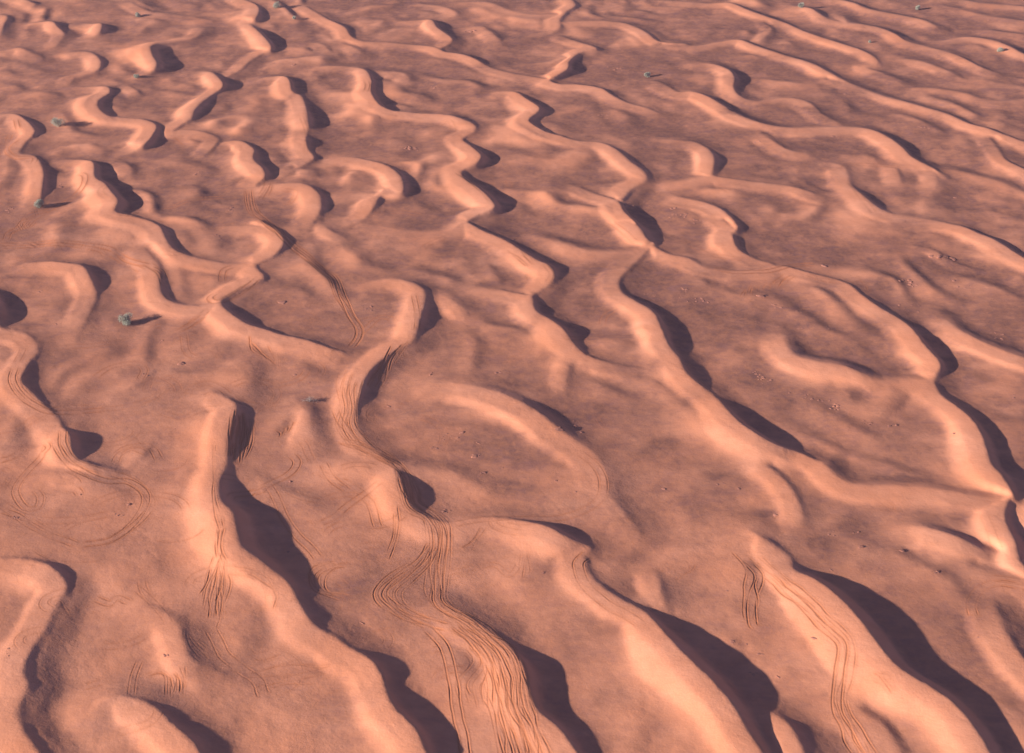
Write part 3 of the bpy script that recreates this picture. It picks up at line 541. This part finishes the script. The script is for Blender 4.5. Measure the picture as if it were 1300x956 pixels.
def stick(vs, fs, a, b, ra, rb, n=5):
    d = (b-a).normalized(); u = d.orthogonal().normalized(); w = d.cross(u); k = len(vs)
    for p, r in ((a, ra), (b, rb)):
        for i in range(n): t = 2*math.pi*i/n; q_ = p+(u*math.cos(t)+w*math.sin(t))*r; vs.append(tuple(q_))
    for i in range(n): j = (i+1) % n; fs.append((k+i, k+j, k+n+j, k+n+i))
def shrub(tile, cx, cy, wpx, label, cat='shrub', dry=False, ratio=.62, seed=0):
    R_ = random.Random(seed)
    c = P(tile, f'{cx} {cy}', 2)[0]; x, y, z = onground(np.array([c[0]]), np.array([c[1]+wpx/TK*.16])); x, y, z = float(x[0]), float(y[0]), float(z[0])
    w = wpx/TK*(y*CP+CAMH*SP)/F; rad = w/2; hgt = w*ratio
    e = bpy.data.objects.new('dry_shrub' if dry else 'desert_shrub', None); COL.objects.link(e); e.location = (x, y, z-.08)
    e['label'] = label; e['category'] = cat
    if not dry: e['group'] = 'green shrubs scattered over the dunes'
    lobes = []
    for k in range(7 if w > 3 else 5):
        a = R_.uniform(0, 6.28); q_ = R_.uniform(.1, .62)*rad
        lobes.append((Vector((math.cos(a)*q_*1.1, math.sin(a)*q_*.9, R_.uniform(.22, .62)*hgt)), rad*R_.uniform(.32, .5), hgt*R_.uniform(.28, .42)))
    bv, bf, lv, lf = [], [], [], []
    for c_, r1, r2 in lobes:
        prev = Vector((R_.uniform(-.1, .1)*rad, R_.uniform(-.1, .1)*rad, 0))
        mid = prev.lerp(c_, .5)+Vector((0, 0, .1*hgt)); stick(bv, bf, prev, mid, .07, .05); stick(bv, bf, mid, c_, .05, .025)
        for t in range(9):
            d = Vector((R_.gauss(0, 1), R_.gauss(0, 1), R_.gauss(.3, 1))).normalized(); d.x *= r1; d.y *= r1; d.z *= r2
            stick(bv, bf, c_.lerp(mid, R_.random()*.5), c_+d*.95, .022, .008, 3)
        nl = 90 if dry else int(300*min(1.6, w/3.0))
        for t in range(nl):
            d = Vector((R_.gauss(0, 1), R_.gauss(0, 1), R_.gauss(.25, 1))).normalized()*R_.uniform(.45, 1.08)*(1+.25*mnoise.noise(Vector((t*.01, c_.x, c_.y))))
            p = c_+Vector((d.x*r1, d.y*r1, d.z*r2))
            if p.z < .03: p.z = R_.uniform(.03, .2)
            s = R_.uniform(.05, .12)*(1 if w > 3 else .9); u = Vector((R_.gauss(0, 1), R_.gauss(0, 1), R_.gauss(.4, 1))).normalized(); v = u.orthogonal().normalized()
            if dry: v *= .3
            k = len(lv); lv += [tuple(p-u*s), tuple(p+v*s*.6), tuple(p+u*s), tuple(p-v*s*.6)]; lf.append((k, k+1, k+2, k+3))
    link_mesh('branches', bv, bf, BARK if not dry else GREY, e); link_mesh('leaves_or_twigs', lv, lf, GREY if dry else GREEN, e)  # leaf blades on green shrubs; on the dry bush these slivers are bare twigs
for i, a in enumerate([
    ('A',224,463,66,'widest round green shrub beside a dark hollow in the upper left'), ('A',140,766,54,'green shrub at the foot of a short pale ridge near the left edge'),
    ('A',515,58,30,'small low green shrub left of a long pale crest in the top left'), ('A',512,288,30,'small flat green shrub on the bright slope below the big top left shadow'),
    ('A',1037,22,38,'green shrub at the very top edge, above the small black dune shadow'), ('A',1108,69,24,'tiny green shrub with a long thin shadow right of two stacked black shadows'),
    ('D',475,372,66,'solitary green shrub on a pale sandy mound left of the rutted crest'), ('B',1155,283,32,'lone small bright green shrub on a low crest in the upper middle'),
    ('C',465,23,32,'tiny olive shrub above a little notched dune shadow at the upper right'), ('C',905,33,30,'small dark green shrub on a pale slope close to the top edge at right'),
    ('C',1208,188,30,'pale green shrub on the dune slope at the far upper right'), ('C',720,157,20,'tiniest dark shrub on the smooth slope below a long thin upper right crest')]): shrub(*a, seed=20+i)
shrub('D',1160,664,84,'grey leafless bush lying low between two tyre-marked dunes left of the middle','bush',True,.26,5)

# ------------------------------------------------------------------ crusted sand lumps standing on the flats
m2, nt2, b2 = newmat('crusted_sand'); g2 = N(nt2, 'ShaderNodeNewGeometry')
nt2.links.new(mixc(nt2, mth(nt2, 'SUBTRACT', mth(nt2, 'MULTIPLY', nz(nt2, g2.outputs['Position'], 2.5, 4), 3), 1, True), (.46, .21, .14), (.27, .13, .105)), b2.inputs['Base Color']); b2.inputs['Roughness'].default_value = .95
def lump_mesh(seed):
    import bmesh
    bm = bmesh.new(); bmesh.ops.create_icosphere(bm, subdivisions=3, radius=1)
    o_ = Vector((seed*7.3, seed*3.1, 0))
    for v in bm.verts:
        d = v.co.normalized(); n_ = mnoise.noise(d*1.3+o_)*.5+mnoise.noise(d*3.1+o_)*.22+mnoise.noise(d*7+o_)*.08
        v.co = d*(1+n_); v.co.z *= .55
        if v.co.x < 0: v.co.x *= 1.35; v.co.z *= 1-.18*min(1, -v.co.x)
        v.co.z -= .12
    me_ = bpy.data.meshes.new('sand_lump'); bm.to_mesh(me_); bm.free(); me_.materials.append(m2)
    me_.polygons.foreach_set('use_smooth', [True]*len(me_.polygons)); return me_
LM = [lump_mesh(k+1) for k in range(10)]
def lumps(tile, cx, cy, rx, ry, n, size, label):
    for k in range(n):
        a = random.uniform(0, 6.28); q_ = math.sqrt(random.random()) if n > 1 else 0
        dx_ = math.cos(a)*rx*q_; dy_ = math.sin(a)*ry*q_+dx_*.22*(rx > 35)
        c = P(tile, f'{cx+dx_} {cy+dy_}', 2)[0]; x, y, z = onground(np.array([c[0]]), np.array([c[1]])); x, y, z = float(x[0]), float(y[0]), float(z[0])
        s = size*random.uniform(.55, 1.15)/TK*(y*CP+CAMH*SP)/F*.5*(1 if n > 1 else 1/.85)
        o = bpy.data.objects.new('sand_lump', random.choice(LM)); COL.objects.link(o); o.location = (x, y, z-.10*s)
        o.rotation_euler = (random.uniform(-.1, .1), random.uniform(-.1, .1), random.uniform(-.7, .7)); o.scale = (s, s*random.uniform(.7, 1.1), s*random.uniform(.4, .75))
        o['label'] = label; o['category'] = 'sand lump'
        if n > 1: o['group'] = label.replace('crusted sand lump', 'crusted sand lumps')
LL = [
('E',588,567,28,8,3,12,'crusted sand lump in the trio on the bare floor of the central basin'), ('E',770,665,50,12,6,11,'crusted sand lump in the line under the rounded nose of the central dune'),
('E',828,782,1,1,1,26,'big dark crusted sand lump on the lee edge of the long curved central dune'), ('E',905,760,30,14,5,13,'crusted sand lump in the patch right of the long curved central dune'),
('E',912,796,1,1,1,20,'lone dark crusted sand lump just below the patch beside the curved central dune'), ('E',462,795,1,1,1,24,'largest dark crusted sand lump on the floor under the curved central dune'),
('E',515,883,1,1,1,22,'dark crusted sand lump at the lower edge of the floor under the curved central dune'), ('E',420,812,30,20,6,11,'crusted sand lump in the loose row left of centre on the curved dune floor'),
('E',532,842,50,11,8,12,'crusted sand lump in the dense row at the middle of the curved dune floor'), ('E',362,852,12,5,2,13,'crusted sand lump of the pair at the left end of the curved dune floor'),
('E',342,576,12,7,2,12,'crusted sand lump of the pair beyond the rutted lee slope left of centre'), ('E',188,698,1,1,1,13,'single crusted sand lump just right of the bundle of wheel tracks'),
('E',120,330,22,10,4,14,'crusted sand lump in the cluster inside the horseshoe dune with the looping track'), ('E',1165,282,30,10,4,11,'crusted sand lump in the group above the long dark lee shadow right of centre'),
('E',1293,258,14,7,3,14,'crusted sand lump of the few beneath the saddle right of centre'), ('E',652,75,14,5,2,14,'crusted sand lump of the pair behind the striped crest above the centre'),
('E',945,410,28,8,4,11,'crusted sand lump in the row on the small flat right of the stepped central shadow'),
('F',870,232,40,14,9,15,'crusted sand lump in the busy field on the dark stain at right'), ('F',868,322,55,18,10,13,'crusted sand lump in the band right of the big sinuous right hand crest'),
('F',62,292,60,26,10,13,'crusted sand lump in the drift below the rutted bank right of centre'), ('F',378,322,20,8,3,20,'crusted sand lump of the three big ones right of the rutted bank'),
('F',325,282,28,7,4,22,'crusted sand lump in the broken rim at the foot of the rutted bank'), ('F',450,350,26,16,5,11,'crusted sand lump in the sparse group inside the right hand basin'),
('F',575,405,36,18,6,12,'crusted sand lump in the chain across the dark middle of the right hand basin'), ('F',470,405,22,6,3,12,'crusted sand lump of the three at the left of the right hand basin'),
('F',315,384,22,8,4,12,'crusted sand lump in the group near the left rim of the right hand basin'), ('F',305,590,45,22,12,12,'crusted sand lump in the thick patch right of the long black lee shadow'),
('F',500,662,85,14,12,12,'crusted sand lump in the long row slanting down the right hand flat'), ('F',595,700,38,13,8,13,'crusted sand lump in the knot ending the slanting row on the right hand flat'),
('F',690,752,50,12,9,12,'crusted sand lump in the row below the scalloped hollow on the right hand flat'), ('F',808,772,22,7,4,15,'crusted sand lump of the few under the scalloped hollow'),
('F',1205,430,26,18,5,14,'crusted sand lump in the dark group near the right edge'), ('F',1270,660,14,6,2,13,'crusted sand lump of the pair at the right edge beyond the tall crest'),
('F',552,172,1,1,1,34,'big elongated crusted sand lump with a black lee, right of the twin crest saddle'), ('F',1010,225,90,24,9,11,'crusted sand lump scattered on the pale flat below the ragged sand scarp'),
('F',1000,142,45,12,6,22,'crusted sand lump making up the ragged scarp at upper right'), ('F',1040,798,1,1,1,12,'lone crusted sand lump on the bright face of the lower right crest'),
('I',163,157,18,6,3,14,'crusted sand lump of the three below the bright shoulder at lower right'), ('I',230,180,1,1,1,20,'long low crusted sand lump right of a trio at lower right'),
('I',690,398,1,1,1,26,'largest crusted sand lump in the dark hollow of the lower right'), ('I',712,408,10,4,2,10,'crusted sand lump of the small pair touching the largest lump at lower right'),
('I',585,345,25,10,3,11,'crusted sand lump of the trio near the head of the dark hollow at lower right'), ('I',668,342,20,8,3,11,'crusted sand lump of the few on the red sand above the largest lower right lump'),
('I',855,410,14,5,2,18,'crusted sand lump of the pair below the long bright barchan front at lower right'), ('I',962,490,22,7,4,17,'crusted sand lump in the compact heap on the flat above the curved double track'),
('I',580,486,12,5,2,11,'crusted sand lump of the pair just above the widest black shadow'), ('I',515,740,1,1,1,16,'lone crusted sand lump between the parallel tracks and the bottom right dune'),
('I',190,561,1,1,1,15,'lone crusted sand lump left of the forked tyre ruts'), ('I',312,797,10,8,3,15,'crusted sand lump of the three below the short scarp at the bottom'),
('I',288,868,14,10,3,12,'crusted sand lump of the few lowest near the bottom scarp'), ('I',382,886,1,1,1,18,'dark crusted sand lump lowest of all right of the bottom scarp'),
('I',1130,736,1,1,1,12,'single crusted sand lump on the smooth slope under the curved double track'), ('I',368,275,1,1,1,24,'dark crusted sand lump at the tip of the narrow bright spur'),
('I',225,755,40,7,5,16,'crusted sand lump along the lip of the short scarp at the bottom'),
('G',485,238,1,1,1,17,'dark crusted sand lump inside the wide tyre loop at lower left'), ('G',455,276,26,5,5,11,'crusted sand lump in the row inside the wide tyre loop at lower left'),
('G',302,200,1,1,1,12,'lone crusted sand lump in the shallow pan at lower left'), ('G',62,286,14,5,3,14,'crusted sand lump of the few beneath the small round tyre loop at the left edge'),
('G',625,800,14,9,4,13,'crusted sand lump in the cluster between the two bottom left mounds'), ('G',1090,151,1,1,1,13,'lone crusted sand lump beside the crossing tracks left of the middle'),
('G',1082,415,1,1,1,12,'pale crusted sand lump standing in the broad black shadow at lower left'), ('G',15,790,20,40,4,10,'crusted sand lump of the few in the bowl at the lower left edge'),
('H',515,55,24,6,3,18,'dark crusted sand lump of the trio above the smooth middle dune'), ('H',545,118,14,6,2,15,'crusted sand lump of the pair on the slope between two middle dunes'),
('H',357,26,14,5,2,13,'crusted sand lump of the pair right of where the track bundle bends'), ('H',820,146,10,4,2,12,'crusted sand lump of the pair under the bright curved front in the lower middle'),
('H',615,100,1,1,1,11,'tiny single crusted sand lump on the middle flat'), ('H',890,190,1,1,1,10,'tiny single crusted sand lump against the foot of the bright curved front'),
('H',766,493,1,1,1,13,'single crusted sand lump on the light face of the lower middle dune'), ('H',90,685,8,5,2,13,'crusted sand lump of the pair left of the hairpin tracks'),
('H',1220,180,1,1,1,18,'single crusted sand lump on the broad plain slope in the lower middle'), ('H',1093,126,1,1,1,12,'small crusted sand lump high on the broad plain slope in the lower middle'),
('H',390,262,30,7,5,14,'crusted sand lump in the row tucked under the ridge where the tracks turn'),
('D',150,260,12,9,3,12,'crusted sand lump of the three inside the horseshoe dune near the left edge'), ('D',210,390,1,1,1,15,'dark crusted sand lump at the mouth of the left edge horseshoe dune'),
('D',600,450,14,9,4,12,'crusted sand lump in the top part of the chain right of the solitary mound shrub'), ('D',645,492,22,8,5,13,'crusted sand lump in the middle of the chain below the rutted crest'),
('D',680,536,1,1,1,26,'largest crusted sand lump, at the lower end of the chain under the rutted crest'), ('D',1108,578,1,1,1,14,'black looking crusted sand lump above the grey bush'),
('D',1160,608,1,1,1,12,'black looking crusted sand lump close above the grey bush'), ('D',1064,306,1,1,1,34,'wide flat crusted sand lump alone in the shaded bowl left of the curving track'),
('D',820,60,18,9,4,12,'crusted sand lump in the group inside the round bowl at upper left'), ('D',546,577,12,7,3,10,'crusted sand lump of the three on the swirled tyre ground at left'),
('A',692,292,20,12,4,11,'crusted sand lump in the group on the open flat near the top left'), ('A',35,785,14,14,4,13,'crusted sand lump in the group against the left edge near the round shrub'),
('A',220,695,18,12,5,13,'crusted sand lump in the group enclosed by a hooked tyre track at left'), ('A',742,650,14,7,3,12,'crusted sand lump of the three in the broad upper left basin'),
('A',1105,243,12,5,2,14,'crusted sand lump of the pair below the top left mound with a grey lee'), ('A',860,785,26,8,5,13,'crusted sand lump in the row under the thin scarp at upper left'),
('B',268,560,34,14,7,16,'crusted sand lump in the ragged heap on the dark flat at upper middle'), ('B',360,326,14,6,3,11,'crusted sand lump of the few on the pale upper middle flat'),
('B',990,436,40,10,7,13,'crusted sand lump in the row under the double bend crest at upper middle'), ('B',1085,768,30,8,6,16,'crusted sand lump in the strip above a slim black shadow right of the middle'),
('B',500,118,26,8,5,11,'crusted sand lump in the group right of the notched shadow near the top'), ('B',1060,262,50,7,9,12,'crusted sand lump in the row leading to the lone bright green shrub'),
('B',1262,800,34,22,8,12,'crusted sand lump in the field between two black slim shadows right of middle'), ('B',1240,360,10,5,2,12,'crusted sand lump of the pair below the crest with the bright green shrub'),
('B',120,545,12,5,2,9,'crusted sand lump of the pair on the shaded flat below a bright upper crest'),
('C',300,534,20,5,4,12,'crusted sand lump in the row on the grey flat at upper right'), ('C',1140,542,10,4,2,13,'crusted sand lump of the pair under the bright band near the right edge'),
('C',925,480,22,10,5,11,'crusted sand lump in the group on the mauve flat at right'), ('C',580,507,22,5,4,10,'crusted sand lump in the row below the fork of two crests at upper right'),
('C',425,272,12,12,3,10,'crusted sand lump of the three on a bright upper right slope'), ('C',632,354,10,4,2,11,'crusted sand lump of the pair in the gap between two long upper right crests'),
('C',1050,740,10,5,2,13,'crusted sand lump of the pair on the darkest stain at right'), ('C',45,820,50,16,8,13,'crusted sand lump in the field left of a narrow bright hook crest'),
('C',1180,75,14,5,3,11,'crusted sand lump of the three near the top right corner'), ('C',10,258,1,1,1,11,'single crusted sand lump near the upper middle of the right half'),
]
for a in LL: lumps(*a)

# ------------------------------------------------------------------ light
EL = math.radians(14.8); AZ = math.radians(20)     # shadows fall to +x, slightly away
sd = Vector((math.cos(AZ)*math.cos(EL), math.sin(AZ)*math.cos(EL), -math.sin(EL)))
sl = bpy.data.lights.new('sun', 'SUN'); sl.energy = 4.4; sl.angle = math.radians(1.0); sl.color = (1, .83, .70)
so = bpy.data.objects.new('sun', sl); COL.objects.link(so); so.rotation_euler = sd.to_track_quat('-Z', 'Y').to_euler(); so.location = (-200, 200, 150)
W = bpy.data.worlds.new('World'); S.world = W; W.use_nodes = True; wn = W.node_tree
bg = wn.nodes['Background']; sky = wn.nodes.new('ShaderNodeTexSky'); sky.sky_type = 'NISHITA'; sky.sun_disc = False
sky.sun_elevation = EL; sky.sun_rotation = math.atan2(-sd.x, -sd.y) % (2*math.pi); sky.air_density = 1.0; sky.dust_density = .4; sky.ozone_density = 6
tint = wn.nodes.new('ShaderNodeMix'); tint.data_type = 'RGBA'; tint.blend_type = 'MULTIPLY'; tint.inputs[0].default_value = 1; tint.inputs[7].default_value = (.95, .63, .70, 1)
wn.links.new(sky.outputs[0], tint.inputs[6]); wn.links.new(tint.outputs[2], bg.inputs[0]); bg.inputs[1].default_value = .05
S.view_settings.view_transform = 'Standard'; S.view_settings.look = 'None'; S.view_settings.gamma = 1; S.view_settings.exposure = 1.22
hz = bpy.data.meshes.new('haze')
bx = (float(VX.min())-9, float(VX.max())+9, float(VY.min())-9, float(VY.max())+9, float(VZ.min())-1, CAMH+6)
hv = [(bx[i], bx[2+j], bx[4+k]) for k in (0, 1) for j in (0, 1) for i in (0, 1)]
hz.from_pydata(hv, [], [(0,2,3,1), (4,5,7,6), (0,1,5,4), (2,6,7,3), (0,4,6,2), (1,3,7,5)])
ho = bpy.data.objects.new('haze', hz); COL.objects.link(ho); ho['kind'] = 'stuff'; ho['label'] = 'thin lilac haze in the air over the desert'; ho['category'] = 'haze'
hm = bpy.data.materials.new('thin_haze'); hm.use_nodes = True; hm.node_tree.nodes.clear()
ov = hm.node_tree.nodes.new('ShaderNodeOutputMaterial'); pv = hm.node_tree.nodes.new('ShaderNodeVolumePrincipled'); hm.node_tree.links.new(pv.outputs[0], ov.inputs['Volume'])
pv.inputs['Density'].default_value = HAZE; pv.inputs['Color'].default_value = (.95, .74, .95, 1); pv.inputs['Anisotropy'].default_value = 0
hz.materials.append(hm); print('bounds', bx)
S.cycles.max_bounces = 4; S.cycles.diffuse_bounces = 2
